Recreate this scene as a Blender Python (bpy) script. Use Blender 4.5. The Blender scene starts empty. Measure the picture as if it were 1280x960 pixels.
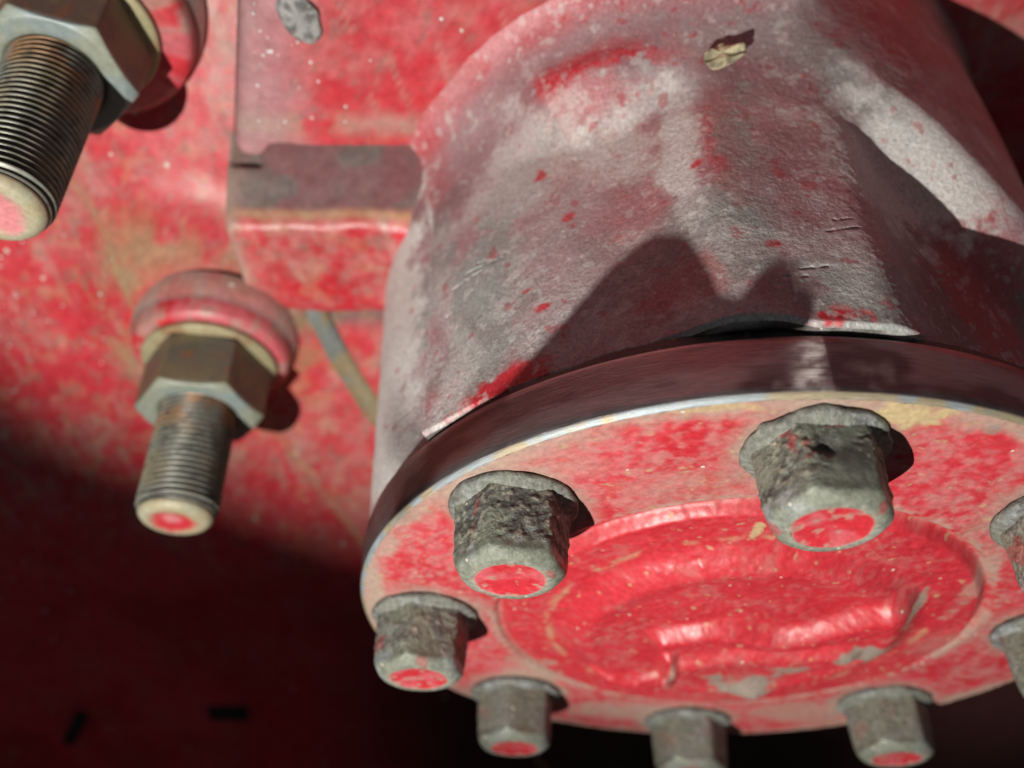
import bpy, math
import numpy as np
from mathutils import Matrix, Vector

# ------------------------------------------------------------------ camera, light, exposure
S = 0.07                     # one design unit = bolt-circle radius = 70 mm
scn = bpy.context.scene
col = scn.collection
CAM = np.array([2.71304768, -0.66001002, -1.17701262])
RIGHT = Vector((-0.00784212, 0.99955164, 0.0288967))
DOWN = Vector((-0.61904891, 0.01784158, -0.78514974))
FWD = Vector((-0.78531328, -0.02404571, 0.61863144))
cd = bpy.data.cameras.new('camera')
cam = bpy.data.objects.new('camera', cd)
col.objects.link(cam)
m3 = Matrix((RIGHT, -DOWN, -FWD)).transposed()
cam.matrix_world = Matrix.Translation(Vector(CAM * S)) @ m3.to_4x4()
cd.sensor_width = 36.0
cd.lens = 36.0 * 1099.6 / 1280.0
cd.clip_start = 0.005
cd.clip_end = 20.0
cd.dof.use_dof = True
cd.dof.focus_distance = 2.17 * S
cd.dof.aperture_fstop = 10.0
scn.camera = cam

w = bpy.data.worlds.new('World')
scn.world = w
w.use_nodes = True
w.node_tree.nodes['Background'].inputs[0].default_value = (0.92, 0.96, 1.0, 1)
w.node_tree.nodes['Background'].inputs[1].default_value = 0.064

LAMP = np.array([2.5, -2.5, -4.6])      # hand torch held below and to the left
AIM = np.array([0.62, -0.45, 0.65])
ld = bpy.data.lights.new('torch_light', 'SPOT')
ld.energy = 10.8
ld.color = (1.0, 0.95, 0.88)
ld.shadow_soft_size = 0.0014
ld.spot_size = math.radians(58)
ld.spot_blend = 0.35
lo = bpy.data.objects.new('torch_light', ld)
col.objects.link(lo)
lo.location = Vector(LAMP * S)
lo.rotation_euler = Vector(AIM - LAMP).to_track_quat('-Z', 'Y').to_euler()

scn.view_settings.view_transform = 'Standard'
scn.view_settings.look = 'None'
scn.view_settings.exposure = 0.0
scn.view_settings.gamma = 1.0
scn.view_settings.use_curve_mapping = False


# ------------------------------------------------------------------ noise and mesh helpers
def _hash(ix, iy, iz, seed):
    h = (ix.astype(np.int64) * 374761393 + iy.astype(np.int64) * 668265263
         + iz.astype(np.int64) * 2147483647 + seed * 974634777) & 0xffffffff
    h = ((h ^ (h >> 13)) * 1274126177) & 0xffffffff
    h = ((h ^ (h >> 16)) * 2246822519) & 0xffffffff
    h = h ^ (h >> 15)
    return (h & 0xffffff) / float(0xffffff)


NROT = np.array(Matrix.Rotation(0.83, 3, Vector((.3, .8, .52)).normalized()))


def vnoise(P, scale, seed=0):
    p = (P @ NROT) * scale
    i = np.floor(p)
    f = p - i
    f = f * f * f * (f * (f * 6 - 15) + 10)
    ix, iy, iz = i[..., 0], i[..., 1], i[..., 2]
    out = 0
    for a in (0, 1):
        wx = f[..., 0] if a else 1 - f[..., 0]
        for b in (0, 1):
            wy = f[..., 1] if b else 1 - f[..., 1]
            for c in (0, 1):
                wz = f[..., 2] if c else 1 - f[..., 2]
                out = out + wx * wy * wz * _hash(ix + a, iy + b, iz + c, seed)
    return out


def fbm(P, scale, octv=4, seed=0, gain=0.5):
    s, amp, tot = 0, 1.0, 0
    for k in range(octv):
        s = s + amp * vnoise(P + 7.31 * k, scale * 2 ** k, seed + 17 * k)
        tot += amp
        amp *= gain
    return s / tot


def sst(a, b, x):
    t = np.clip((x - a) / (b - a), 0, 1)
    return t * t * (3 - 2 * t)


def mix(c, d, m):
    return c * (1 - m[..., None]) + np.asarray(d) * m[..., None]


RED = np.array([0.47, 0.026, 0.038])
DEEP = np.array([0.34, 0.010, 0.016])
PINK = np.array([0.50, 0.135, 0.15])
MAUVE = np.array([0.36, 0.225, 0.24])
GREY = np.array([0.43, 0.41, 0.405])
PALE = np.array([0.62, 0.62, 0.595])
GREEN = np.array([0.28, 0.315, 0.295])
TAN = np.array([0.42, 0.33, 0.18])
DUST = np.array([0.33, 0.275, 0.22])
STEEL = np.array([0.33, 0.365, 0.37])
GRIME = np.array([0.045, 0.042, 0.038])
RUST = np.array([0.25, 0.10, 0.045])
COL = {'red': RED, 'pink': PINK, 'mauve': MAUVE, 'pale': PALE, 'green': GREEN, 'tan': TAN,
       'dust': DUST, 'bare': np.array([.22, .22, .18]), 'grey': GREY}


def link(o, parent=None):
    col.objects.link(o)
    if parent is not None:
        o.parent = parent
    return o


def empty(name, loc=(0, 0, 0)):
    o = bpy.data.objects.new(name, None)
    o.location = Vector(np.asarray(loc, float) * S)
    o.empty_display_size = 0.01
    return link(o)


def tag(o, label=None, cat=None, group=None, kind=None):
    if label: o['label'] = label
    if cat: o['category'] = cat
    if group: o['group'] = group
    if kind: o['kind'] = kind
    return o


def raw_mesh(name, V, F, mat, parent=None, C=None, A=None, smooth=True):
    """V in design units; C vertex colour (n,3); A = roughness, metallic, bump (n,3)."""
    me = bpy.data.meshes.new(name)
    V = np.asarray(V, np.float32) * S
    F = np.asarray(F, np.int32)
    n, k = len(V), F.shape[1]
    me.vertices.add(n)
    me.vertices.foreach_set('co', V.ravel())
    me.loops.add(F.size)
    me.loops.foreach_set('vertex_index', F.ravel())
    me.polygons.add(len(F))
    me.polygons.foreach_set('loop_start', np.arange(0, F.size, k, dtype=np.int32))
    me.update(calc_edges=True)
    me.validate()
    if smooth:
        me.shade_smooth()
    if C is not None:
        at = me.attributes.new('tint', 'FLOAT_COLOR', 'POINT')
        at.data.foreach_set('color', np.concatenate([np.clip(C, 0, 1), np.ones((n, 1))], 1).astype(np.float32).ravel())
    if A is not None:
        at = me.attributes.new('surf', 'FLOAT_COLOR', 'POINT')
        at.data.foreach_set('color', np.concatenate([A, np.ones((n, 1))], 1).astype(np.float32).ravel())
    me.materials.append(mat)
    o = bpy.data.objects.new(name, me)
    return link(o, parent)


def grid(name, P, mat, parent=None, C=None, A=None, closed=False, flip=False, smooth=True):
    """P (rows, cols, 3); closed joins the last column to the first."""
    nr, nc = P.shape[:2]
    idx = np.arange(nr * nc).reshape(nr, nc)
    nxt = np.roll(idx, -1, 1) if closed else idx[:, 1:]
    cur = idx if closed else idx[:, :-1]
    F = np.stack([cur[:-1], nxt[:-1], nxt[1:], cur[1:]], -1).reshape(-1, 4)
    if flip:
        F = F[:, ::-1]
    return raw_mesh(name, P.reshape(-1, 3), F, mat, parent,
                    None if C is None else C.reshape(-1, 3), None if A is None else A.reshape(-1, 3), smooth)


def surf(shape, rough, metal=0.0, bump=1.0):
    a = np.zeros(shape + (3,))
    a[..., 0] = rough
    a[..., 1] = metal
    a[..., 2] = bump
    return a


# ------------------------------------------------------------------ materials
def coated(name, fine=60.0, bump=0.35, dist=0.0004, speck=0.0, grain=0.35, coat=0.0, scratch=None):
    """Reads tint and surf from the mesh, adds fine procedural grain, specks and relief."""
    m = bpy.data.materials.new(name)
    m.use_nodes = True
    nt = m.node_tree
    N, L = nt.nodes, nt.links
    bs = N['Principled BSDF']
    tc = N.new('ShaderNodeTexCoord')
    mp = N.new('ShaderNodeMapping')
    mp.inputs['Scale'].default_value = (1 / S,) * 3
    L.new(tc.outputs['Object'], mp.inputs['Vector'])
    at = N.new('ShaderNodeAttribute'); at.attribute_name = 'tint'
    sf = N.new('ShaderNodeAttribute'); sf.attribute_name = 'surf'
    sp = N.new('ShaderNodeSeparateColor')
    L.new(sf.outputs['Color'], sp.inputs['Color'])
    n1 = N.new('ShaderNodeTexNoise')
    n1.inputs['Scale'].default_value = fine
    n1.inputs['Detail'].default_value = 5
    n1.inputs['Roughness'].default_value = 0.7
    if scratch:
        m2 = N.new('ShaderNodeMapping')
        m2.inputs['Scale'].default_value = scratch
        L.new(mp.outputs[0], m2.inputs['Vector'])
        L.new(m2.outputs[0], n1.inputs['Vector'])
    else:
        L.new(mp.outputs[0], n1.inputs['Vector'])
    # grain: multiply the tint by 1 +- grain
    mr = N.new('ShaderNodeMapRange')
    mr.inputs['From Min'].default_value = 0.25
    mr.inputs['From Max'].default_value = 0.75
    mr.inputs['To Min'].default_value = 1 - grain
    mr.inputs['To Max'].default_value = 1 + grain
    L.new(n1.outputs['Fac'], mr.inputs['Value'])
    mul = N.new('ShaderNodeVectorMath'); mul.operation = 'SCALE'
    L.new(at.outputs['Color'], mul.inputs[0])
    L.new(mr.outputs[0], mul.inputs['Scale'])
    base = mul.outputs[0]
    if speck > 0:  # pale specks put small sparkles into the colour
        vo = N.new('ShaderNodeTexVoronoi')
        vo.inputs['Scale'].default_value = fine * 0.9
        L.new(mp.outputs[0], vo.inputs['Vector'])
        sc = N.new('ShaderNodeSeparateColor')
        L.new(vo.outputs['Color'], sc.inputs['Color'])
        gt = N.new('ShaderNodeMath'); gt.operation = 'GREATER_THAN'; gt.inputs[1].default_value = 1 - speck
        L.new(sc.outputs[0], gt.inputs[0])
        lt = N.new('ShaderNodeMath'); lt.operation = 'LESS_THAN'; lt.inputs[1].default_value = 0.28
        L.new(vo.outputs['Distance'], lt.inputs[0])
        an = N.new('ShaderNodeMath'); an.operation = 'MULTIPLY'
        L.new(gt.outputs[0], an.inputs[0]); L.new(lt.outputs[0], an.inputs[1])
        mx = N.new('ShaderNodeMix'); mx.data_type = 'RGBA'
        L.new(an.outputs[0], mx.inputs['Factor'])
        L.new(base, mx.inputs[6])
        mx.inputs[7].default_value = (0.52, 0.47, 0.40, 1)
        base = mx.outputs[2]
    L.new(base, bs.inputs['Base Color'])
    ro = N.new('ShaderNodeMath'); ro.operation = 'MULTIPLY_ADD'
    L.new(n1.outputs['Fac'], ro.inputs[0])
    ro.inputs[1].default_value = 0.22
    ad = N.new('ShaderNodeMath'); ad.operation = 'SUBTRACT'; ad.inputs[1].default_value = 0.11
    L.new(sp.outputs[0], ad.inputs[0])
    L.new(ad.outputs[0], ro.inputs[2])
    L.new(ro.outputs[0], bs.inputs['Roughness'])
    L.new(sp.outputs[1], bs.inputs['Metallic'])
    bp = N.new('ShaderNodeBump')
    bp.inputs['Distance'].default_value = dist
    bm = N.new('ShaderNodeMath'); bm.operation = 'MULTIPLY'; bm.inputs[1].default_value = bump
    L.new(sp.outputs[2], bm.inputs[0])
    L.new(bm.outputs[0], bp.inputs['Strength'])
    L.new(n1.outputs['Fac'], bp.inputs['Height'])
    L.new(bp.outputs[0], bs.inputs['Normal'])
    if coat:
        bs.inputs['Coat Weight'].default_value = coat
        bs.inputs['Coat Roughness'].default_value = 0.18
    return m


M_CAST = coated('dusty_cast_iron', fine=100, bump=0.62, dist=0.0005, speck=0.03, grain=0.42)
M_PAINT = coated('worn_red_paint', fine=60, bump=0.35, dist=0.0003, speck=0.006, grain=0.26)
M_PLATE = coated('dusty_red_paint', fine=30, bump=0.4, dist=0.0004, speck=0.008, grain=0.26)
M_RIM = coated('turned_steel', fine=12, bump=0.7, dist=0.00012, grain=0.35, scratch=(1.5, 1.5, 24))
M_BOLT = coated('grimy_bolt_steel', fine=62, bump=1.0, dist=0.0008, speck=0.02, grain=0.55)
M_ZINC = coated('zinc_plated_steel', fine=40, bump=0.25, dist=0.0002, grain=0.2)
M_WALL = coated('dark_red_panel', fine=6, bump=0.2, dist=0.001, grain=0.3)
M_BLOCKER = coated('blocker_black', fine=40, bump=0.3, dist=0.0003, grain=0.2)


M_BEAD = coated('pale_bead', fine=40, bump=0.1, dist=0.0001, grain=0.1)


# ------------------------------------------------------------------ background panel
yy, zz = np.meshgrid(np.linspace(-14, 14, 90), np.linspace(-12, 8, 70))
P = np.stack([-5.0 + 0.15 * fbm(np.stack([yy, zz, 0 * yy], -1), 0.2, 3, 5) - 0.02 * zz, yy, zz], -1)
n = fbm(P, 0.5, 4, 3)
C = mix(mix(np.broadcast_to(RED * 1.25, P.shape).copy(), DEEP * 0.6, sst(.4, .65, n)), DUST * 0.6, sst(.66, .8, fbm(P, 1.6, 3, 9)) * .5)
C = mix(C, np.array([.03, .012, .012]), sst(-1.9, -.9, P[..., 1] + .5 * (n - .5)))  # right side painted near black to stand in for unlit depth
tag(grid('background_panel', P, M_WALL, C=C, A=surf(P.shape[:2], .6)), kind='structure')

# ------------------------------------------------------------------ axle housing casting
housing = tag(empty('axle_housing', (0, 0, 1.48)),
              'dusty red cast axle housing with a round grey barrel behind the bolted cap', 'housing')


def H(o):                                   # parent keeping unit coordinates of the mesh
    o.parent = housing
    o.matrix_parent_inverse = Matrix.Translation(-housing.location)
    return o


def interp(x, pts):
    a = np.array(pts, float)
    return np.interp(x, a[:, 0], a[:, 1])


def smooth_interp(x, pts, sig=2.0):
    g = np.linspace(-180, 180, 1441)
    v = interp(g, pts)
    k = np.exp(-0.5 * (np.arange(-40, 41) * 0.25 / sig) ** 2)
    v = np.convolve(np.pad(v, 40, mode='edge'), k / k.sum(), 'valid')
    return np.interp(x, g, v)


BLOBS = [
    ('red', -40.6, 0.215, 5.2, 0.040, 1), ('red', -35.7, 0.225, 3.6, 0.040, 1), ('red', -21.3, 1.283, 8.7, 0.050, 1),
    ('red', -29.0, 1.277, 3.9, 0.061, .8), ('pink', -23.9, 1.165, 7.0, 0.082, .6), ('red', -55.9, 1.56, 5.0, 0.30, .55),
    ('mauve', -45.8, 1.5, 12.0, 0.2, .6), ('red', -7.4, 0.847, 2.0, 0.160, .6), ('red', -6.0, 0.673, 1.5, 0.081, .55),
    ('red', -3.4, 0.455, 1.1, 0.014, .9), ('red', 2.7, 0.225, 4.0, 0.025, 1), ('red', 20.4, 0.752, 1.8, 0.024, 1),
    ('red', 29.1, 0.586, 6.5, 0.313, .45), ('red', -14.5, 0.362, 6.2, 0.071, .35), ('mauve', -16.1, 1.408, 16.0, 0.138, .6),
    ('pale', -12.4, 0.887, 2.6, 0.237, .8), ('pale', -20.7, 1.009, 6.0, 0.134, .7), ('pale', 18.4, 0.945, 12.9, 0.267, .9),
    ('pale', -35.8, 1.071, 9.7, 0.208, .5), ('pale', 4.8, 0.418, 3.9, 0.177, .4), ('pale', -47.0, 0.301, 3.7, 0.183, .5),
    ('green', -42.3, 0.680, 5.9, 0.179, .8), ('green', -4.5, 0.753, 3.5, 0.314, .65), ('green', -2.3, 0.330, 4.4, 0.081, .5),
    ('green', -22.8, 0.473, 6.8, 0.118, .4), ('green', 0.9, 1.334, 9.5, 0.091, .4), ('mauve', -30.3, 0.638, 6.8, 0.267, .5),
    ('mauve', 1.4, 0.684, 5.0, 0.203, .5), ('red', -33.6, 0.998, 1.0, 0.031, .9), ('red', -35.1, 0.521, 1.0, 0.012, .9),
    ('red', -32.6, 0.442, 1.0, 0.012, .9), ('red', -28.5, 0.757, 1.1, 0.024, .8), ('red', -10.7, 0.790, 1.0, 0.020, .9),
    ('pale', -72, 0.9, 11, 1.2, .9)]
GROOVES = [(-46.6, 0.727, -39.4, 0.705), (-49.2, 0.699, -42.4, 0.697), (-50.5, 0.603, -48.3, 0.603), (-47.0, 0.633, -43.8, 0.644),
           (3.4, 0.516, 7.5, 0.542), (4.8, 0.564, 7.4, 0.578), (-1.1, 0.370, 2.2, 0.386), (-2.7, 0.343, -0.4, 0.348), (-44.1, 0.740, -40.6, 0.712)]

th = np.concatenate([np.linspace(-180, -96, 60, endpoint=False), np.linspace(-96, -62, 110, endpoint=False),
                     np.linspace(-62, -50, 150, endpoint=False), np.linspace(-50, 30, 620, endpoint=False),
                     np.linspace(30, 70, 130, endpoint=False), np.linspace(70, 180, 60, endpoint=False)])
tv = np.linspace(0, 1, 400)
TH, TV = np.meshgrid(th, tv)
ZB = 0.194 + smooth_interp(th, [(-180, 0), (-55, 0), (-28, .0), (-26, .006), (-14, .017), (-4, .014), (-1, .002), (8, .0), (14, .008), (180, .008)], .5)
ZB = ZB + 0.007 * (fbm(np.stack([th * .3, 0 * th, 0 * th], -1), 1.0, 4, 41) - .5)
ZT = 1.49 + .65 * sst(.1, .6, 1.25 * np.sin(np.radians(th))) * (np.abs(th) < 100)
Z = ZB[None, :] + (ZT - ZB)[None, :] * TV
arris = -53.3 - 3.6 * (Z - .2) / .87
zs = smooth_interp(th, [(-180, 1.38), (-60, 1.38), (-46, 1.34), (-32, 1.20), (-22, 1.14), (-10, 1.24), (0, 1.30), (7, 1.28), (10, 1.22),
                        (19, 1.0), (28, .80), (40, .62), (55, .5), (80, .5), (110, 1.3), (180, 1.42)], 2.0)[None, :]
rb = smooth_interp(th, [(-180, 0), (-78, 0), (-70, -.012), (-58, -.075), (-50, -.075), (180, -.075)], 1.5)[None, :]
rb = 1.187 + .068 * Z + rb * (1 - sst(1.0, 1.38, Z))
rp = smooth_interp(th, [(-180, 1.2), (-54, 1.217), (-48, 1.203), (-40, 1.193), (-28, 1.178), (-19, 1.174), (-14, 1.195), (-9, 1.236), (-4, 1.222), (3, 1.210), (8, 1.214), (11, 1.195),
                        (16, 1.135), (24, 1.105), (40, 1.11), (54, 1.14), (68, 1.22), (180, 1.25)], 1.5)[None, :]
kk = 9 * sst(1.12, 1.36, Z)
step = sst(0, 1, (TH - arris + .5 + kk) / (1.1 + 2 * kk))
lowr = rb * (1 - step) + rp * step
top = smooth_interp(th, [(-180, 1.25), (-60, 1.25), (-45, 1.25), (-30, 1.30), (-20, 1.315), (-6, 1.285), (0, 1.27), (12, 1.26), (25, 1.255), (45, 1.26), (180, 1.25)], 3)[None, :]
wsh = smooth_interp(th, [(-180, .2), (-50, .2), (-30, .13), (-15, .12), (0, .17), (15, .19), (30, .19), (60, .2), (180, .2)], 3)[None, :]
sh = sst(-1, 1, (Z - zs) / wsh)
R_ = lowr * (1 - sh) + np.maximum(top, lowr) * sh
f = np.clip((Z - ZT[None, :] + .21) / .212, 0, 1)
R_ = R_ + smooth_interp(th, [(-180, .06), (-66, .06), (-50, .2), (-20, .2), (2, .15), (10, .05), (60, .05), (180, .06)], 2)[None, :] * (1 - np.sqrt(np.maximum(0, 1 - f * f)))
ca, sa = np.cos(np.radians(TH)), np.sin(np.radians(TH))
P0 = np.stack([R_ * ca, R_ * sa, Z], -1)
R_ = R_ + 0.020 * (fbm(P0, 2.2, 2, 2) - .5) + 0.003 * (fbm(P0, 14, 2, 7) - .5) + 0.0022 * (fbm(P0, 70, 3, 8) - .5)
for a0, z0, a1, z1 in GROOVES:
    ux, uz = (TH - a0) * .0212, Z - z0
    dx, dz = (a1 - a0) * .0212, z1 - z0
    t = np.clip((ux * dx + uz * dz) / (dx * dx + dz * dz), 0, 1)
    d = np.hypot(ux - t * dx, uz - t * dz) + .004 * (vnoise(P0, 40, 13) - .5)
    R_ = R_ - 0.005 * np.exp(-(d / .004) ** 2) * sst(.3, .6, vnoise(P0, 60, 14))
# rounded, slightly ragged lower lip
R_ = R_ - 0.012 * (1 - sst(0, .012, Z - ZB[None, :]))
P = np.stack([R_ * ca, R_ * sa, Z], -1)
n1, n2, n3 = fbm(P, 4.2, 4, 21), fbm(P, 11, 4, 22), fbm(P, 38, 3, 23)
C = mix(np.broadcast_to(GREY, P.shape).copy(), MAUVE, sst(.40, .62, n1 * .6 + n2 * .4))
C = mix(C, GREEN * .9, sst(.50, .62, fbm(P, 5, 5, 25)) * .75)
C = mix(C, PALE, sst(.54, .72, fbm(P, 3.6, 5, 27)) * .4)
C = mix(C, np.array([.40, .12, .14]), sst(.44, .68, fbm(P, 2.7, 4, 29)) * .5)
band = sst(1.16, 1.30, Z + .10 * (n1 - .5) + .0045 * np.abs(TH + 22)) * (1 - sst(1.44, 1.475, Z)) * (1 - sst(0, 12, TH)) * sst(-80, -62, TH)
C = mix(C, np.array([.27, .14, .155]), band * .75)  # mauve paint band, made darker to put weaker light into the colour
C = mix(C, np.array([.20, .13, .125]), sst(10, 20, TH) * (1 - sst(-.1, .05, Z - zs)) * (1 - sst(60, 75, TH)) * .8)
for k, (nm, a, z, ra, rz, s) in enumerate(BLOBS):
    wob = (n2 - .5) * 2.2 + (n3 - .5) * 1.6
    d = np.sqrt(((TH - a) / (ra * 1.25)) ** 2 + ((Z - z) / (rz * 1.25)) ** 2) + wob * (.9 if rz < .035 else .55)
    C = mix(C, COL[nm], s * (1 - sst(.55, 1.1, d)))
C = mix(C, RED * .8, sst(.72, .78, fbm(P, 24, 3, 31)) * .5)
C = mix(C, mix(np.broadcast_to(RED, P.shape).copy(), PINK, sst(.4, .6, n2)), sst(.45, .95, f + .5 * (n1 - .5)) * (1 - sst(-14, 6, TH)) * .8)
C = mix(C, PALE, sst(.62, .72, n3) * .35)
C = mix(C, PALE, (1 - sst(.006, .014, Z - ZB[None, :])) * .5 * sst(.46, .60, n2) * (1 - sst(-3, 3, TH) * .7))
C = mix(C, PALE, np.exp(-((TH - arris - .1) / .55) ** 2) * .9 * (1 - sst(1.15, 1.35, Z)))
redf = np.clip((C[..., 0] - C[..., 1]) * 2, 0, 1)
Asf = surf(P.shape[:2], .46)
Asf[..., 0] -= .25 * redf
Asf[..., 2] = 1 - .5 * redf
barrel = H(grid('barrel', P, M_CAST, C=C, A=Asf, closed=True))
tag(barrel, 'grey dusted barrel of the casting with red paint showing through')

# underside lip and neck of the barrel, inside the joint
ang = np.radians(th)
rows, zr = [], []
lip = R_[0]
for rr, zc in ((lip, ZB), (lip - .012, ZB - .004), (lip - .035, ZB - .002), (np.full_like(th, 1.182), ZB + .002), (np.full_like(th, 1.180), np.full_like(th, .15))):
    rows.append(np.stack([rr * np.cos(ang), rr * np.sin(ang), zc], -1))
P = np.array(rows)
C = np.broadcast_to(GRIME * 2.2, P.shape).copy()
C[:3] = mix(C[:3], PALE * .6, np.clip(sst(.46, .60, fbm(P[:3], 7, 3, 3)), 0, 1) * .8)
H(grid('barrel_lip', P, M_CAST, C=C, A=surf(P.shape[:2], .7), closed=True, flip=True))


def paint_cols(P, seed, dusty=.4, pink=.5, sc=1.0):
    n1, n2, n3 = fbm(P, 3 * sc, 4, seed), fbm(P, 9 * sc, 4, seed + 1), fbm(P, 26 * sc, 3, seed + 2)
    C = mix(np.broadcast_to(RED, P.shape).copy(), DEEP, sst(.45, .7, n1) * .5)
    C = mix(C, PINK, sst(.36, .70, n2 * .5 + n1 * .2 + n3 * .3) * pink)
    C = mix(C, DUST, sst(.42, .72, n1 * .45 + n2 * .25 + n3 * .3) * dusty)
    C = mix(C, TAN * .9, sst(.60, .66, fbm(P, 14 * sc, 5, seed + 5)) * dusty * .6)
    C = mix(C, DUST * .55, sst(.66, .68, fbm(P, 20 * sc, 5, seed + 7)) * .4)
    st = fbm(P @ np.array([[1, .2, 0], [-.2, 1, 0], [0, 0, 1]]) * np.array([.35, 3.2, 1]), 8 * sc, 4, seed + 8)
    C = mix(C, DUST * 1.1, sst(.67, .71, st) * .3)
    return C


# upper flange underside (the flat the barrel grows out of)
nx, ny = 190, 330
u, v = np.meshgrid(np.linspace(0, 1, nx), np.linspace(0, 1, ny), indexing='ij')
X = -2.2 + 5.2 * u
Y0 = np.maximum(-1.78 + .285 * (X - .75), -1.9)
Y0 = np.where(X < .6, -1.5, Y0)
Y = Y0 + (3.4 - Y0) * v
Zf = np.full_like(X, 1.48)
P = np.stack([X, Y, Zf], -1)
dist = (Y - Y0)
Zf = Zf + .65 * sst(.1, .6, Y) + .012 * (fbm(P, 3, 3, 51) - .5) + .05 * np.exp(-dist / .03) + .004 * (fbm(P, 20, 3, 52) - .5)
side = [np.stack([X[:, 0], Y0[:, 0] - d, np.full(nx, z)], -1) for z, d in ((2.3, .02), (1.75, .012), (1.58, .008))]
P = np.concatenate([np.stack(side, 1), np.stack([X, Y, Zf], -1)], 1)
C = paint_cols(P, 60, .18, .5, 1.0)
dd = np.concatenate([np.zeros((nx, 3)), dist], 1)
C = mix(C, MAUVE, (1 - sst(.05, .35, dd + .25 * (fbm(P, 7, 3, 66) - .5))) * .8)
C = mix(C, DUST * 1.05, np.exp(-((P[..., 0] - .82) / .05) ** 2) * sst(.4, .6, fbm(P, 9, 3, 64)) * .55)
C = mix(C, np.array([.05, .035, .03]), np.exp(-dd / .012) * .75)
H(grid('flange', P, M_PLATE, C=C, A=surf(P.shape[:2], .42, 0, .8), flip=False))

# lug block left of the barrel: profile in x-z swept along y
prof = np.array([(.77, 1.54), (.71, 1.44), (.62, 1.31), (.580, 1.240), (.555, 1.222), (.51, 1.218), (.33, 1.22), (.15, 1.222), (.11, 1.23), (.09, 1.26), (.06, 1.6)])
tt = np.concatenate([[0], np.cumsum(np.hypot(*np.diff(prof, axis=0).T))])
q = np.linspace(0, tt[-1], 110)
px, pz = np.interp(q, tt, prof[:, 0]), np.interp(q, tt, prof[:, 1])
k = np.exp(-.5 * (np.arange(-4, 5) / 1.5) ** 2); k /= k.sum()
px, pz = np.convolve(np.pad(px, 4, mode='edge'), k, 'valid'), np.convolve(np.pad(pz, 4, mode='edge'), k, 'valid')
ys = np.concatenate([[-1.75, -1.775, -1.785, -1.79], np.linspace(-1.78, -.95, 100)])
sc = np.concatenate([[.0, .75, .95, .99], np.ones(100)])
cx, cz = .38, 1.56
P = np.stack([cx + (px[None] - cx) * sc[:, None], np.repeat(ys[:, None], 110, 1), cz + (pz[None] - cz) * sc[:, None]], -1)
notch = np.exp(-((P[..., 1] + 1.72) / .06) ** 4) * sst(1.40, 1.44, P[..., 2]) * (P[..., 0] > .4)
P[..., 0] -= .05 * notch
edge = np.exp(-(P[..., 1] + 1.79) / .05)
P[..., 2] += .02 * (fbm(P, 9, 3, 71) - .5)
P[..., 0] += .02 * (fbm(P, 8, 3, 72) - .5)
C = paint_cols(P, 73, .35, .5)
front = sst(1.26, 1.29, P[..., 2]) * (P[..., 0] > .4)
C = mix(C, mix(np.broadcast_to(MAUVE * .42, P.shape).copy(), GREEN * .4, sst(.45, .6, fbm(P, 7, 3, 78))), front * .85)  # front face colour darkened in place of weaker light on it
C = mix(C, TAN, np.exp(-((P[..., 2] - 1.262) / .015) ** 2) * (P[..., 0] > .4) * .6)
C = mix(C, DUST, edge * .8)
H(grid('lug_block', P, M_PLATE, C=C, A=surf(P.shape[:2], .4, 0, .8), flip=True))


# stud plate: sloping underside further left, rolling up at its far edge
def plate_z(x, y):
    w_ = np.exp(-(((x + .03) ** 2 + (y + 2.06) ** 2) / .43 ** 2) ** 2)
    return (1.31 + .34 * x) * (1 - w_) + (1.135 + .06 * x) * w_


nx, ny = 340, 240
u, v = np.meshgrid(np.linspace(0, 1, nx), np.linspace(0, 1, ny), indexing='ij')
XE = -3.3
xs = np.concatenate([XE - .8 * np.sin(np.linspace(1.55, 0, 50, endpoint=False)), np.linspace(XE, 3.0, 290)])
zo = np.concatenate([.8 * (1 - np.cos(np.linspace(1.55, 0, 50, endpoint=False))), np.zeros(290)])
X = np.repeat(xs[:, None], ny, 1)
Y = -5.5 + (5.2 + 3.4 * (1 - sst(-2.0, -1.4, X))) * v
Zp = plate_z(X, Y) + zo[:, None]
P = np.stack([X, Y, Zp], -1)
Zp = Zp + .03 * (fbm(P, 2, 3, 81) - .5) + .006 * (fbm(P, 15, 3, 82) - .5)
crease = (Y + 2.45) + .55 * (X - .55)
Zp = Zp - .03 * sst(-.05, .05, crease)
P = np.stack([X, Y, Zp], -1)
C = paint_cols(P, 83, .45, .22, 1.1)
C = mix(C, TAN * .75, np.exp(-((np.hypot(X, Y + 1.98) - .42) / .10) ** 2) * sst(.38, .6, fbm(P, 6, 4, 88)) * .7)
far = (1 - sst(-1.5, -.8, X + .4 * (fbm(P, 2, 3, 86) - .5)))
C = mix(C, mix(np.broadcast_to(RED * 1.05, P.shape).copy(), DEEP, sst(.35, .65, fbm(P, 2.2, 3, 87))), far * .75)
C = mix(C, np.array([.03, .010, .010]), far * sst(-2.0, -1.0, Y + .4 * (fbm(P, 2, 3, 89) - .5)))  # far right end coloured near black in place of deep shade
C = mix(C, TAN * .9, np.exp(-(crease / .025) ** 2) * .5)
C = mix(C, TAN * .8, np.exp(-((Y + 1.82 - .2 * X) / .05) ** 2) * (X > .2) * .7)
seam = np.exp(-((X - .03 + .04 * (fbm(P, 7, 3, 90) - .5)) / .05) ** 2) * sst(-1.82, -1.76, Y)
C = mix(C, mix(np.broadcast_to(GRIME * 2.2, P.shape).copy(), TAN * .5, sst(.45, .6, fbm(P, 12, 3, 91))), seam * .85)
H(grid('stud_plate', P, M_PLATE, C=C, A=surf(P.shape[:2], .42, 0, .8), flip=False))

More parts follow.
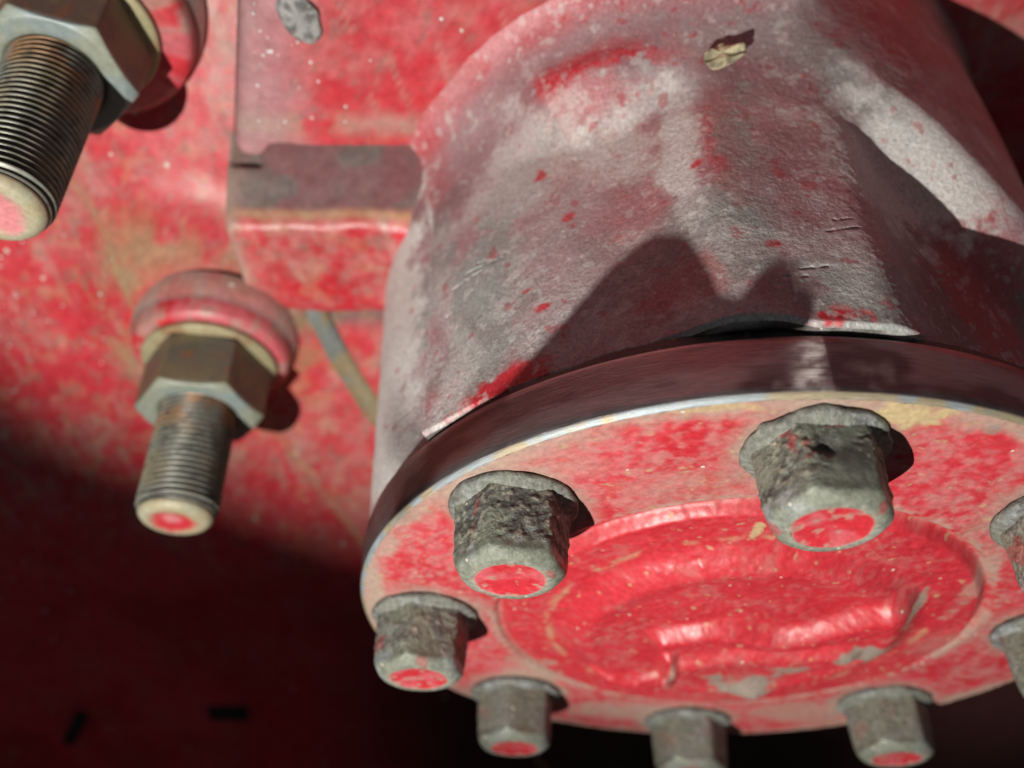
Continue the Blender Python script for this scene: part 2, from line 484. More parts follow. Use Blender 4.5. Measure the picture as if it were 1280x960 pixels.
for (x0, y0, ln, wd, rot) in ((-2.69, -3.37, .30, .07, .55), (-2.51, -2.41, .10, .23, 0.0)):
    cr = np.array([(-1, -1), (1, -1), (1, 1), (-1, 1)], float) * [ln / 2, wd / 2]
    c_, s_ = math.cos(rot), math.sin(rot)
    q = np.stack([x0 + cr[:, 0] * c_ - cr[:, 1] * s_, y0 + cr[:, 0] * s_ + cr[:, 1] * c_], 1)
    V = [(a_, b_, float(plate_z(a_, b_)) - .02) for a_, b_ in q] + [(a_, b_, float(plate_z(a_, b_)) + .04) for a_, b_ in q]
    F = [(0, 3, 2, 1), (4, 5, 6, 7), (0, 1, 5, 4), (1, 2, 6, 5), (2, 3, 7, 6), (3, 0, 4, 7)]
    H(raw_mesh('dark_mark', V, F, M_WALL, C=np.full((8, 3), .006), A=surf((8,), .8), smooth=False))  # thin near-black strips laid on the plate as marks

# curved bead on the plate below the lug
t = np.linspace(0, 1, 60)
bx, by = .16 - .65 * t, -1.60 + .26 * t - .03 * np.sin(math.pi * t)
a = np.linspace(0, 2 * math.pi, 16, endpoint=False)
P = np.stack([np.repeat(bx[:, None], 16, 1) + .03 * np.cos(a), by[:, None] + .055 * np.cos(a)[None], plate_z(bx, by)[:, None] - .01 - .035 * np.sin(a)[None]], -1)
C = mix(np.broadcast_to(GREEN * .5, P.shape).copy(), TAN * .5, sst(.4, .6, fbm(P, 8, 3, 4)))
H(grid('bead', P, M_PLATE, C=C, A=surf(P.shape[:2], .6), closed=True))

# ------------------------------------------------------------------ bearing cap
cap = tag(empty('bearing_cap', (0, 0, 0)), 'round red bearing cap with embossed centre ringed by grimy flange bolts', 'cap')
BOLT_XY = [(math.cos(-math.pi / 4 * i), math.sin(-math.pi / 4 * i)) for i in range(8)]
CB = [('tan', 1.128, 0.129, 0.04, 0.11, 1), ('tan', 1.148, -0.281, 0.02, 0.10, .7), ('bare', -0.091, 0.459, 0.052, 0.097, .9),
      ('bare', -0.413, 0.102, 0.100, 0.118, .9), ('bare', -0.224, 0.229, 0.056, 0.067, .8), ('bare', 0.202, 0.507, 0.088, 0.019, .8),
      ('dust', 0.907, -0.591, 0.070, 0.136, .4), ('dust', 0.809, -0.266, 0.075, 0.179, .35), ('dust', 0.993, -0.125, 0.066, 0.056, .4),
      ('dust', -0.582, -0.660, 0.207, 0.120, .8), ('dust', -0.914, -0.203, 0.117, 0.256, .9), ('dust', -0.860, 0.459, 0.132, 0.247, .8),
      ('tan', 0.634, -0.059, 0.038, 0.017, .9), ('bare', -0.272, -0.174, 0.157, 0.014, .6), ('dust', -0.109, 0.714, 0.130, 0.102, .4),
      ('dust', 0.361, 0.642, 0.196, 0.031, .7), ('bare', 1.090, 0.373, 0.018, 0.021, .7), ('dust', 0.186, -1.135, 0.221, 0.03, .8)]
RIDGES = [([(.02, -.22), (.07, -.12), (.085, -.04), (.03, .08), (.05, .18), (.14, .30), (.26, .42)], .065, .050),
          ([(-.24, -.14), (-.19, -.05), (-.13, .10), (-.13, .22), (-.10, .36)], .06, .032),
          ([(-.16, -.19), (-.38, -.17)], .03, .03),
          ([(-.33, -.42), (-.36, -.30), (-.33, -.2)], .03, .025)]


def seg_dist(X, Y, pts):
    best = np.full_like(X, 9.)
    if len(pts) > 2:                       # round the corners: Chaikin
        for _ in range(3):
            q = [pts[0]]
            for p0, p1 in zip(pts[:-1], pts[1:]):
                q += [(.75 * p0[0] + .25 * p1[0], .75 * p0[1] + .25 * p1[1]), (.25 * p0[0] + .75 * p1[0], .25 * p0[1] + .75 * p1[1])]
            pts = q + [pts[-1]]
    for (x0, y0), (x1, y1) in zip(pts[:-1], pts[1:]):
        dx, dy = x1 - x0, y1 - y0
        t = np.clip(((X - x0) * dx + (Y - y0) * dy) / (dx * dx + dy * dy), 0, 1)
        best = np.minimum(best, np.hypot(X - x0 - t * dx, Y - y0 - t * dy))
    return best


rr = np.concatenate([np.linspace(.0005, .7, 200, endpoint=False), np.linspace(.7, .8, 50, endpoint=False), np.linspace(.8, 1.186, 130)])
ta = np.linspace(0, 2 * math.pi, 800, endpoint=False)
RR, TA = np.meshgrid(rr, ta, indexing='ij')
X, Y = RR * np.cos(TA), RR * np.sin(TA)
P0 = np.stack([X, Y, 0 * X], -1)
wob = .012 * (fbm(P0, 5, 3, 91) - .5)
h = .018 * (1 - sst(.715, .745, RR + wob)) - .016 * np.exp(-((RR + wob - .755) / .014) ** 2)
h = h + .040 * (1 - sst(.46, .58, RR + wob * 1.5)) + .012 * np.exp(-((RR + wob - .48) / .05) ** 2)
for pts, wd, hh in RIDGES:
    d = seg_dist(X, Y, pts) + .012 * (fbm(P0, 9, 3, 92) - .5)
    h = h + hh * (1 - sst(wd * .25, wd * 1.3, d))
h = h + .030 * np.exp(-(((X + .44) / .06) ** 2 + ((Y - .137) / .05) ** 2))
rng = np.random.default_rng(4)
for k in range(150):
    a, r0 = rng.uniform(0, 2 * math.pi), .72 * math.sqrt(rng.uniform())
    s = rng.uniform(.006, .014)
    h = h + s * .35 * np.exp(-(((X - r0 * math.cos(a)) / s) ** 2 + ((Y - r0 * math.sin(a)) / (s * rng.uniform(1, 1.8))) ** 2))
h = h + .012 * (fbm(P0, 4, 3, 93) - .5) * (1 - sst(.74, .8, RR)) + .004 * (fbm(P0, 22, 3, 94) - .5) + .003 * (fbm(P0, 60, 2, 95) - .5)
P = np.stack([X, Y, -h], -1)
n1, n2, n3 = fbm(P0, 4, 4, 96), fbm(P0, 12, 4, 97), fbm(P0, 45, 3, 98)
outer = sst(.74, .78, RR)
C = mix(np.broadcast_to(RED, P.shape).copy(), DEEP, sst(.4, .7, n1) * .4)
C = mix(C, PINK, (.25 + .75 * outer) * sst(.30, .68, n2 * .4 + n3 * .6) * .6)
C = mix(C, DUST, outer * sst(.42, .70, n1 * .2 + n2 * .25 + n3 * .55) * .30)
C = mix(C, DUST * .9, (1 - outer) * sst(.50, .72, n2 * .5 + n3 * .5) * .20)
C = mix(C, DUST, (np.exp(-((RR + wob - .775) / .022) ** 2)) * sst(.3, .55, n2 * .6 + n3 * .4) * .7)
C = mix(C, TAN, np.exp(-((RR + wob - .60) / .012) ** 2) * sst(.42, .6, n2) * .5 * sst(.9, 1.6, np.abs(TA - math.pi * 0)))
bd = np.min([np.hypot(X - bx_, Y - by_) for bx_, by_ in BOLT_XY], 0)
C = mix(C, DUST * .85, (1 - sst(.15, .24, bd + .14 * (n2 - .5))) * .75)
C = mix(C, DUST, sst(1.11, 1.18, RR + .12 * (n2 - .5)) * .75)
for nm, x0, y0, rx, ry, s in CB:
    d = np.hypot((X - x0) / (rx * 1.2), (Y - y0) / (ry * 1.2)) + (n2 - .5) * 1.3 + (n3 - .5) * .9
    C = mix(C, COL[nm], (s * .75 if nm == 'dust' else s) * (1 - sst(.6, 1.0, d)))
C = mix(C, TAN * .9, sst(.79, .83, fbm(P0, 50, 2, 99)) * .6)
redf = np.clip((C[..., 0] - C[..., 1]) * 2.5, 0, 1)
A_ = surf(P.shape[:2], .62)
A_[..., 0] -= .22 * redf
A_[..., 0] += .05 * outer * redf
A_[..., 2] = 1 - .6 * redf + .4 * outer
cf = grid('cover_face', P, M_PAINT, cap, C=C, A=A_, closed=True, flip=True)
tag(cf, 'red painted cap face with raised worn casting marks')

# turned rim with a pale chamfer
na = 1000
ta = np.linspace(0, 2 * math.pi, na, endpoint=False)
prof = [(1.186, 0.0), (1.190, .0015), (1.197, .009), (1.200, .014), (1.2005, .03)] + [(1.2005, z) for z in np.linspace(.04, .160, 18)] + [(1.2, .168), (1.194, .175), (1.15, .176), (1.05, .176)]
P = np.array([np.stack([r * np.cos(ta), r * np.sin(ta), np.full(na, z)], -1) for r, z in prof])
P[4:22, :, :2] *= (1 + .010 * (fbm(P[4:22], 3.0, 2, 110) - .5) + .0022 * (fbm(P[4:22] * [1, 1, .4], 11, 2, 113) - .5))[..., None]
zz_ = P[..., 2]
n1, n2 = fbm(P * [1, 1, 2.5], 5, 4, 111), fbm(P, 22, 4, 112)
C = mix(np.broadcast_to(np.array([.34, .305, .31]), P.shape).copy(), np.array([.17, .125, .13]), sst(.38, .62, n1))
rs = sst(.60, .74, n1 * .5 + n2 * .5) * .6
C = mix(C, np.array([.30, .20, .19]), rs * .7)
glint = np.exp(-((np.degrees(ta) % 360 - 357.6 + 3 * (fbm(P, 9, 2, 115) - .5)) / 1.3) ** 2) * (.35 + .65 * sst(.30, .6, fbm(P * [1, 1, 3], 40, 3, 116)))
C = mix(C, np.array([.78, .74, .70]), glint * .9)  # bright highlight on the rim, painted into its colour
ch = (zz_ < .0125)
C = np.where(ch[..., None], mix(np.broadcast_to(np.array([.27, .31, .33]), P.shape).copy(), TAN * .8, sst(.44, .58, n1 * .5 + n2 * .5) * .8), C)
A_ = surf(P.shape[:2], .33, .9, 1)
A_[..., 0] += .25 * rs + .15 * glint
A_[..., 1] = np.clip(A_[..., 1] - .5 * rs - .7 * glint, 0, 1)
A_[..., 1] = np.where(ch, .3, A_[..., 1])
A_[..., 0] = np.where(ch, .5, A_[..., 0])
tag(grid('machined_rim', P, M_RIM, cap, C=C, A=A_, closed=True, flip=False), 'dark turned steel edge of the cap with one painted-on bright glint')


# ------------------------------------------------------------------ flange bolts
def smin(a, b, k):
    hh = np.clip(.5 + .5 * (b - a) / k, 0, 1)
    return b * (1 - hh) + a * hh - k * hh * (1 - hh)


def hexr(a, af):
    s = ((a + math.pi / 6) % (math.pi / 3)) - math.pi / 6
    return af / 2 / np.cos(s)


def bolt(i, rot, label, seed, lump=None, tip_red=.085, cr=1.0, olive=0.0):
    x, y = BOLT_XY[i]
    e = tag(empty('flange_bolt', (x, y, 0)), label, 'bolt', 'bolts ringing the red cap')
    na = 200
    a = np.linspace(0, 2 * math.pi, na, endpoint=False)
    camdir = math.atan2(CAM[1] - y, CAM[0] - x)
    # washer skirt
    prof = [(.10, .0), (.164, .0), (.170, -.004), (.171, -.012), (.166, -.019), (.157, -.022), (.146, -.028), (.12, -.040)]
    P = np.array([np.stack([r * np.cos(a), r * np.sin(a), np.full(na, z)], -1) for r, z in prof])
    g = fbm(P + seed, 16, 3, seed) - .5
    P[1:, :, :2] *= (1 + (.16 if seed == 11 else .05) * g[1:])[..., None]
    P[..., 2] += .01 * g
    n1, n2 = fbm(P + seed, 14, 4, seed + 1), fbm(P + seed, 40, 3, seed + 2)
    C = mix(np.broadcast_to(np.array([.205, .215, .185]), P.shape).copy(), STEEL * 1.1, sst(.5, .64, n1) * .6)
    C = mix(C, GRIME * 2, sst(.52, .66, n2 * .5 + n1 * .5) * .7)
    C[1:4] = mix(C[1:4], GRIME * 1.5, sst(.35, .55, n1[1:4]) * .75)
    grid('washer_skirt', P, M_BOLT, e, C=C, A=surf(P.shape[:2], .6, .15), closed=True, flip=True)
    # hexagon head, rounded by paint and dirt
    zs_ = np.concatenate([np.linspace(-.022, -.17, 46), np.linspace(-.173, -.2135, 22)])
    rows = []
    for z in zs_:
        taper = .258 + .014 * (1 + z / .21)
        r = hexr(a - rot, taper)
        cone = .098 + .55 * np.sqrt(np.maximum(0, (z + .2165))) * .33 + .4 * (z + .2165)
        r = smin(r, np.full_like(a, .1445 + .01 * (1 + z / .2)), .012)
        r = smin(r, np.full_like(a, cone), .012)
        rows.append(np.stack([r * np.cos(a), r * np.sin(a), np.full(na, z)], -1))
    for r, z in ((.094, -.2145), (tip_red + .004, -.2140)):
        rows.append(np.stack([r * np.cos(a), r * np.sin(a), np.full(na, z)], -1))
    P = np.array(rows)
    ns = len(zs_)
    n1, n2, n3 = fbm(P + seed, 11, 4, seed + 5), fbm(P + seed, 34, 4, seed + 6), fbm(P + seed, 80, 2, seed + 7)
    # crust of dirt on the side towards the lower front
    da = np.abs((a - camdir + math.pi) % (2 * math.pi) - math.pi)
    crust = sst(.34, .5, n1 + .22 * np.cos(da)[None] * .5) * (1 - sst(-.155, -.178, -P[..., 2] * 1.0) * 0) * sst(.178, .155, -P[..., 2])
    rad = np.hypot(P[..., 0], P[..., 1])
    crust = crust * cr
    bump_ = .010 * crust * (n2 - .40) + .009 * crust * (n3 - .5) + .004 * (n1 - .5)
    P[:ns + 1, :, :2] *= (1 + bump_[:ns + 1] / rad[:ns + 1])[..., None]
    P[..., 2] += .004 * (n1 - .5)
    if lump:
        for la, lz, lr, lh in lump:
            ang_ = np.abs((a - camdir - la + math.pi) % (2 * math.pi) - math.pi)[None] * .13
            gsn = np.exp(-((ang_ ** 2 + (P[..., 2] - lz) ** 2) / lr ** 2))
            P[:ns, :, :2] *= (1 + lh * gsn[:ns] / rad[:ns])[..., None]
    C = mix(np.broadcast_to(np.array([.175, .19, .15]) * (1 - .1 * olive), P.shape).copy(), STEEL * (1 - .4 * olive), sst(.46, .62, n1) * .4)
    C = mix(C, GRIME * 1.6, crust * sst(.36, .56, n2 * .55 + n1 * .45) * .92)
    C = mix(C, np.array([.30, .28, .22]), crust * sst(.55, .66, n3) * .7)
    C = mix(C, RED * .75, sst(.66, .72, fbm(P + seed, 13, 3, seed + 9)) * .6 * cr)
    if lump:
        for la, lz, lr, lh in lump:
            ang_ = np.abs((a - camdir - la + math.pi) % (2 * math.pi) - math.pi)[None] * .13
            gsn = np.exp(-((ang_ ** 2 + (P[..., 2] - lz) ** 2) / (lr * 1.1) ** 2))
            C = mix(C, GRIME * 1.2, np.clip(gsn * 1.4, 0, 1) * .85)
    shoulder = np.exp(-((-P[..., 2] - .182) / .012) ** 2)
    C = mix(C, np.array([.36, .42, .44]), shoulder * sst(.42, .62, n1) * (.7 - .6 * olive))
    C[ns:] = mix(C[ns:], np.array([.27, .265, .22]), np.full(C[ns:].shape[:2], .7))
    A_ = surf(P.shape[:2], .62, .1)
    A_[..., 0] -= .28 * shoulder
    A_[..., 1] += .3 * shoulder
    A_[..., 2] = .4 + .6 * crust
    grid('head', P, M_BOLT, e, C=C, A=A_, closed=True, flip=True)
    # red paint left on the dished end
    rads = np.linspace(.001, tip_red + .006, 14)
    P = np.array([np.stack([r * np.cos(a), r * np.sin(a) * 1.0, np.full(na, -.2142 + .006 * (1 - (r / .09) ** 2))], -1) for r in rads])
    wv = 1 + .14 * (fbm(P[-1] + seed, 22, 3, seed + 11) - .5)
    P[..., :2] *= wv[None, :, None]
    n1 = fbm(P + seed, 20, 4, seed + 12)
    C = mix(np.broadcast_to(RED, P.shape).copy(), PINK, sst(.42, .65, n1) * .6)
    C = mix(C, DUST, sst(.6, .7, fbm(P + seed, 45, 3, seed + 13)) * .6)
    C[-1] = mix(C[-1], DUST, np.full(na, .8))
    tag(grid('end_face', P, M_PAINT, e, C=C, A=surf(P.shape[:2], .42, 0, .6), closed=True, flip=True), 'red paint on the bolt end')
    return e


def facing(i, off):
    x, y = BOLT_XY[i]
    return math.atan2(CAM[1] - y, CAM[0] - x) + math.radians(off)


bolt(0, facing(0, 22), 'largest flange bolt, dirt-crusted and dented, below the painted bright glint on the rim', 11,
     [(.20, -.085, .022, -.016), (.55, -.12, .035, .006)])
bolt(1, facing(1, 8), 'flange bolt with black crusted front face, between the largest bolt and the leftmost bolt', 24)
bolt(2, facing(2, 12), 'leftmost flange bolt at the very left edge of the red cap', 37, cr=0.7, olive=0.3)
bolt(3, facing(3, 20), 'blurred grey flange bolt on the far rim, just right of and below the leftmost bolt', 43, cr=0.25, olive=1)
bolt(4, facing(4, 5), 'blurred flange bolt on the far rim cut off by the bottom of the photo', 56, cr=0.25, olive=1)
bolt(5, facing(5, 15), 'blurred flange bolt on the far rim at lower right, its red end in frame', 68, cr=0.3, olive=1)
bolt(6, facing(6, 25), 'lower of the two flange bolts cut off by the right edge of the photo', 71, cr=0.4, olive=0.8)
bolt(7, facing(7, 10), 'upper of the two flange bolts cut off by the right edge of the photo', 85, cr=0.8, olive=0.3)

# ------------------------------------------------------------------ studs with nuts
AXT = np.array([.062, -.04, 1.0]); AXT /= np.linalg.norm(AXT)
ex = np.cross([0, 1, 0], AXT); ex /= np.linalg.norm(ex)
ey = np.cross(AXT, ex)
ROT = Matrix(np.stack([ex, ey, AXT], 1).tolist())


def stud_set(tip, nut_l, plate_l, rot, seed, lab_s, lab_n, boss_r, tip_c=RED):
    T = np.asarray(tip, float)
    e = tag(empty('threaded_stud', T), lab_s, 'stud', 'threaded studs on the red plate')
    e.rotation_euler = ROT.to_euler()
    na, R0, pitch = 96, .145, .0225
    a = np.linspace(0, 2 * math.pi, na, endpoint=False)
    zs_ = np.arange(.035, plate_l, pitch / 8)
    AA, ZZ = np.meshgrid(a, zs_)
    ph = (ZZ / pitch - AA / (2 * math.pi)) % 1.0
    tri = np.abs(ph * 2 - 1)
    r = R0 - .018 * np.clip(1.25 * tri - .1, 0, 1)
    r = np.minimum(r, .118 + .8 * (ZZ - .02))
    P = np.stack([r * np.cos(AA), r * np.sin(AA), ZZ], -1)
    n1, n2 = fbm(P + seed, 9, 4, seed), fbm(P + seed, 30, 3, seed + 1)
    C = mix(np.broadcast_to(np.array([.21, .215, .18]), P.shape).copy(), GRIME * .8, sst(.40, .8, tri) * .92)
    C = mix(C, RUST * 1.4, sst(nut_l - .16, nut_l - .05, ZZ) * sst(.42, .6, n1) * .8)
    C = mix(C, TAN * .7, sst(.52, .64, n1) * .45)
    C = mix(C, GRIME * 1.5, sst(.58, .68, n2) * .6)
    grid('thread', P, M_ZINC, e, C=C, A=surf(P.shape[:2], .42, .3, .6), closed=True)
    prof = [(.119, .040), (.128, .035), (.131, .028), (.128, .020), (.118, .008), (.108, .002), (.095, .0), (.08, .001), (.078, .002), (.055, .003), (.04, .004), (.02, .006), (.001, .007)]
    P = np.array([np.stack([rr * np.cos(a), rr * np.sin(a), np.full(na, z)], -1) for rr, z in prof])
    n1 = fbm(P + seed, 18, 4, seed + 4)
    rd = np.hypot(P[..., 0], P[..., 1])
    C = mix(np.broadcast_to(np.array([.32, .31, .22]), P.shape).copy(), TAN * .8, sst(.45, .6, n1) * .5)
    C = mix(C, tip_c, (1 - sst(.066, .09, rd + .05 * (n1 - .5))))
    C = mix(C, PINK * .9 + .1, .8 * (1 - sst(.022, .045, np.hypot(P[..., 0] - .022, P[..., 1]) + .03 * (n1 - .5))))
    tag(grid('stud_tip', P, M_PAINT, e, C=C, A=surf(P.shape[:2], .5, 0, .5), closed=True), 'stud end daubed with red paint around a pale centre')
    # nut
    N0 = T + AXT * nut_l
    en = tag(empty('hex_nut', N0), lab_n, 'nut', 'hex nuts on the threaded studs')
    en.rotation_euler = ROT.to_euler()
    na = 192
    a = np.linspace(0, 2 * math.pi, na, endpoint=False)
    af, hgt = .425, .235
    rows = [np.stack([rr * np.cos(a), rr * np.sin(a), np.full(na, z)], -1) for rr, z in ((.135, .03), (.150, .004), (.156, .0))]
    base_r = hexr(a - rot, af)
    for rr in np.linspace(.17, .206, 6):
        rows.append(np.stack([rr * np.cos(a), rr * np.sin(a), np.full(na, 0.)], -1))
    for z in np.concatenate([np.linspace(.001, .03, 10), np.linspace(.035, hgt - .03, 14), np.linspace(hgt - .028, hgt, 8)]):
        r = np.minimum(base_r, .208 + z / .55)
        r = smin(r, np.full_like(a, .208 + (hgt - z) / .55 + .004), .004)
        rows.append(np.stack([r * np.cos(a), r * np.sin(a), np.full(na, z)], -1))
    P = np.array(rows)
    n1, n2 = fbm(P + seed, 7, 4, seed + 6), fbm(P + seed, 26, 3, seed + 7)
    C = mix(np.broadcast_to(np.array([.17, .145, .085]), P.shape).copy(), np.array([.12, .115, .09]), sst(.42, .6, n1))
    C = mix(C, RUST, sst(.60, .68, n2 * .5 + n1 * .5) * .6)
    face = (1 - sst(.006, .028, P[..., 2]))
    C = mix(C, mix(np.broadcast_to(np.array([.25, .275, .22]), P.shape).copy(), np.array([.22, .27, .265]), sst(.45, .6, n1)), face)
    grid('nut_body', P, M_ZINC, en, C=C, A=surf(P.shape[:2], .48, .15, .7), closed=True)
    prof = [(.20, hgt - .004), (.255, hgt), (.262, hgt + .004), (.262, hgt + .02), (.256, hgt + .026), (.2, hgt + .027)]
    P = np.array([np.stack([rr * np.cos(a), rr * np.sin(a), np.full(na, z)], -1) for rr, z in prof])
    n1 = fbm(P + seed, 9, 4, seed + 8)
    C = mix(np.broadcast_to(np.array([.32, .29, .17]), P.shape).copy(), RUST, sst(.55, .7, n1) * .6)
    grid('washer_collar', P, M_ZINC, en, C=C, A=surf(P.shape[:2], .5, .2, .7), closed=True)
    # spot-faced boss on the plate, part of the housing
    zc = nut_l + hgt + .028
    prof = [(.1, zc), (boss_r - .03, zc), (boss_r - .012, zc + .006), (boss_r, zc + .02), (boss_r + .004, zc + .06), (boss_r + .006, zc + .075), (boss_r + .02, zc + .085), (boss_r + .03, plate_l + .16)]
    V = np.array([np.stack([rr * np.cos(a), rr * np.sin(a), np.full(na, z)], -1) for rr, z in prof])
    P = V @ np.stack([ex, ey, AXT], 0) + T
    n1 = fbm(P, 8, 4, seed + 9)
    C = mix(np.broadcast_to(PINK * np.array([.95, .75, .8]), P.shape).copy(), RED, sst(.45, .62, n1))
    C = mix(C, DUST * .9, sst(.5, .62, fbm(P, 12, 3, seed + 10)) * .6)
    C[5] = mix(C[5], GRIME * 3, np.full(na, .7))
    C[6:] = mix(C[6:], DUST * .8, np.full(C[6:].shape[:2], .5))
    H(grid('stud_boss', P, M_PLATE, C=C, A=surf(P.shape[:2], .42, 0, .7), closed=True))


stud_set((-0.055, -1.935, 0.345), .455, .74, math.radians(10), 120,
         'smaller-looking blurred threaded stud standing alone left of the cap, its end daubed red',
         'olive hex nut on the stud left of the grey barrel', .305)
stud_set((1.1215, -2.1477, 0.643), .592, 1.04, math.radians(20), 140,
         'large threaded stud in the top left corner, its tip cut by the left edge',
         'large pale-faced hex nut in the top left corner', .36, PINK * .9 + .06)


# ------------------------------------------------------------------ small bits
def chip(name, loc, nrm, su, sv, c, label, seed, rotz=0, ribs=0):
    nrm = Vector(nrm).normalized()
    n_ = 26
    u, v = np.meshgrid(np.linspace(0, 1, 14), np.linspace(0, 2 * math.pi, 40, endpoint=False), indexing='ij')
    prof_r = np.sin(u * math.pi) ** .45
    prof_z = -np.cos(u * math.pi)
    P = np.stack([prof_r * np.cos(v) * su, prof_r * np.sin(v) * sv, prof_z * min(su, sv) * .22], -1)
    g = fbm(P + seed, 1.2 / su, 3, seed) - .5
    P[..., :2] *= (1 + .9 * g)[..., None]
    if ribs:
        P[..., 2] += .012 * np.sin(P[..., 1] / sv * ribs + 3 * g) * prof_r
    C = mix(np.broadcast_to(np.asarray(c), P.shape).copy(), np.asarray(c) * .35, sst(.45, .62, fbm(P + seed, 50, 3, seed + 1)))
    o = grid(name, P, M_CAST, C=C, A=surf(P.shape[:2], .7), closed=True)
    o.location = Vector(np.asarray(loc) * S)
    o.rotation_euler = (nrm.to_track_quat('Z', 'Y').to_matrix() @ Matrix.Rotation(rotz, 3, 'Z')).to_euler()
    return tag(o, label, 'debris')


a = math.radians(-5.4)
chip('husk_fragment', (1.272 * math.cos(a), 1.272 * math.sin(a), 1.225), (math.cos(a), math.sin(a), -.5), .062, .034, (.50, .44, .28),
     'ribbed straw-coloured husk stuck to the grey barrel near its top', 5, math.radians(12), ribs=7)
a = math.radians(-10.6)
chip('paint_chip', (1.36 * math.cos(a), 1.36 * math.sin(a), 1.44), (math.cos(a), math.sin(a), -.9), .030, .016, (.12, .26, .42),
     'tiny blue paint chip at the top of the barrel', 9, .4)
chip('scale_flake', (1.24, -1.43, 1.468), (0, 0, -1), .10, .062, (.30, .30, .29),
     'ragged grey flake on the red flange at the top edge', 13, .3)

# pale beads added to stand in for moisture glints on plate and flange
rng = np.random.default_rng(8)
Vs, Fs, off = [], [], 0
ua, va = np.meshgrid(np.linspace(0, 2 * math.pi, 10, endpoint=False), np.linspace(0, math.pi / 2, 5), indexing='ij')
tmpl = np.stack([np.cos(ua) * np.cos(va), np.sin(ua) * np.cos(va), -np.sin(va) * .8], -1)
idx = np.arange(50).reshape(10, 5)
Ft = np.stack([idx[:, :-1], np.roll(idx, -1, 0)[:, :-1], np.roll(idx, -1, 0)[:, 1:], idx[:, 1:]], -1).reshape(-1, 4)
cl = [(rng.uniform(-.3, 1.4), rng.uniform(-3.2, -1.95)) for _ in range(14)]
for k in range(130):
    if k < 100:
        c0 = cl[rng.integers(14)]
        x, y = c0[0] + rng.normal(0, .09), c0[1] + rng.normal(0, .09)
        if y > -1.84: continue
        z = plate_z(x, y) - .012
    else:
        x = rng.uniform(.8, 1.4)
        y = -1.76 + .285 * (x - .75) + abs(rng.normal(0, .28))
        if math.hypot(x, y) < 1.42: continue
        z = 1.478
    r = rng.uniform(.002, .0065)
    Vs.append(tmpl.reshape(-1, 3) * r + [x, y, z]); Fs.append(Ft + off); off += 50
Vg = np.concatenate(Vs)
tag(raw_mesh('glint_bead', Vg, np.concatenate(Fs), M_BEAD, C=np.full(Vg.shape, .75), A=surf((len(Vg),), .25)),
    'tiny pale beads standing in for moisture glints on the red plate and flange', 'glint_bead', kind='stuff')

# unseen lumpy tube added between torch and barrel, shaped to throw the barrel's shadow
PATH = [(1.631, -0.825, -1.343, 0.006), (1.629, -0.835, -1.343, 0.017), (1.628, -0.851, -1.342, 0.023), (1.627, -0.874, -1.346, 0.026),
        (1.627, -0.885, -1.334, 0.033), (1.625, -0.899, -1.329, 0.038), (1.624, -0.915, -1.35, 0.033), (1.62, -0.945, -1.365, 0.031),
        (1.611, -0.994, -1.366, 0.032), (1.604, -1.024, -1.344, 0.045), (1.593, -1.063, -1.318, 0.057), (1.578, -1.107, -1.32, 0.059),
        (1.556, -1.159, -1.343, 0.052), (1.516, -1.237, -1.388, 0.033), (1.462, -1.315, -1.426, 0.018), (1.373, -1.414, -1.446, 0.018),
        (1.247, -1.509, -1.464, 0.022), (1.37, -1.61, -1.77, .020), (1.66, -1.84, -2.50, .015), (1.99, -2.09, -3.32, .008), (2.05, -2.2, -3.5, .007)]
PA = np.array(PATH)
t_ = np.linspace(0, len(PA) - 1, 160)
pp = np.stack([np.interp(t_, np.arange(len(PA)), PA[:, k]) for k in range(4)], 1)
a = np.linspace(0, 2 * math.pi, 24, endpoint=False)
tang = np.gradient(pp[:, :3], axis=0)
tang /= np.linalg.norm(tang, axis=1)[:, None]
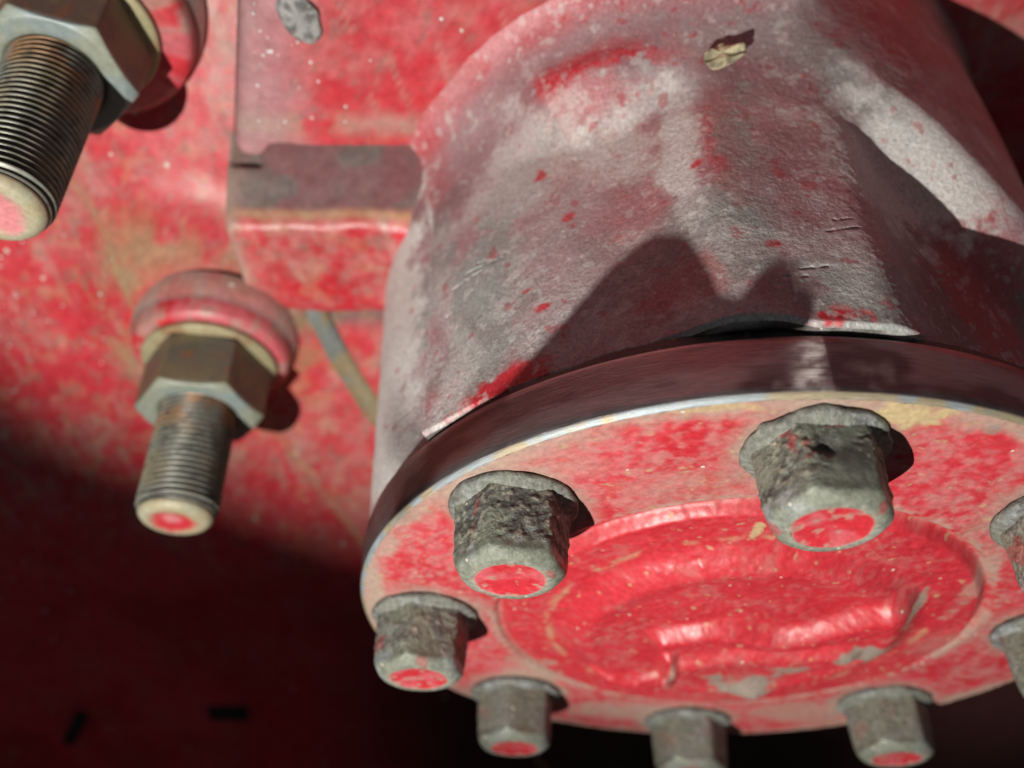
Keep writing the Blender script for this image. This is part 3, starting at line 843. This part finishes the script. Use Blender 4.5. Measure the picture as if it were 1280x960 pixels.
e1 = np.cross(tang, [.3, -.3, -.9]); e1 /= np.linalg.norm(e1, axis=1)[:, None]
e2 = np.cross(tang, e1)
P = pp[:, None, :3] + pp[:, None, 3:4] * (np.cos(a)[None, :, None] * e1[:, None] + np.sin(a)[None, :, None] * e2[:, None])
C = np.broadcast_to(np.array([.03, .03, .032]), P.shape).copy()
tag(grid('barrel_shadow_caster', P, M_BLOCKER, C=C, A=surf(P.shape[:2], .55), closed=True), 'unseen black lumpy tube added to cast the shadow on the barrel', 'shadow_blocker')

# unseen sheet added near the torch: its edge cuts the beam, shading the lower plate
va, vb = np.array([-.43, -.107, .892]), np.array([-.512, .09, .853])
va /= np.linalg.norm(va); vb /= np.linalg.norm(vb)
g0, g1 = LAMP + .30 * va, LAMP + .30 * vb
ed = (g1 - g0) / np.linalg.norm(g1 - g0)
mid = (va + vb) / 2; mid /= np.linalg.norm(mid)
outw = np.cross(ed, mid); outw /= np.linalg.norm(outw)
if outw[0] > 0: outw = -outw
n_ = 24
u, v = np.meshgrid(np.linspace(-.2, .2, n_), np.linspace(0, .3, n_), indexing='ij')
base = (g0 + g1) / 2 + u[..., None] * ed + (v * 1.0)[..., None] * outw
P = np.stack([base, base - .012 * mid])
C = mix(np.broadcast_to(np.array([.10, .10, .10]), P.shape).copy(), RUST * .6, sst(.45, .65, fbm(P, 4, 4, 300)))
idx = np.arange(2 * n_ * n_).reshape(2, n_, n_)
F = [np.stack([q[:-1, :-1], q[1:, :-1], q[1:, 1:], q[:-1, 1:]], -1).reshape(-1, 4) for q in (idx[0], idx[1][::-1])]
for sl in ((0, slice(None)), (n_ - 1, slice(None)), (slice(None), 0), (slice(None), n_ - 1)):
    e0, e1_ = idx[0][sl], idx[1][sl]
    F.append(np.stack([e0[:-1], e0[1:], e1_[1:], e1_[:-1]], -1))
tag(raw_mesh('beam_edge_blocker', P.reshape(-1, 3), np.concatenate(F), M_BLOCKER, C=C.reshape(-1, 3), A=surf((2 * n_ * n_,), .6), smooth=False),
    'unseen dark sheet added near the torch to shade the lower plate', 'beam_blocker')
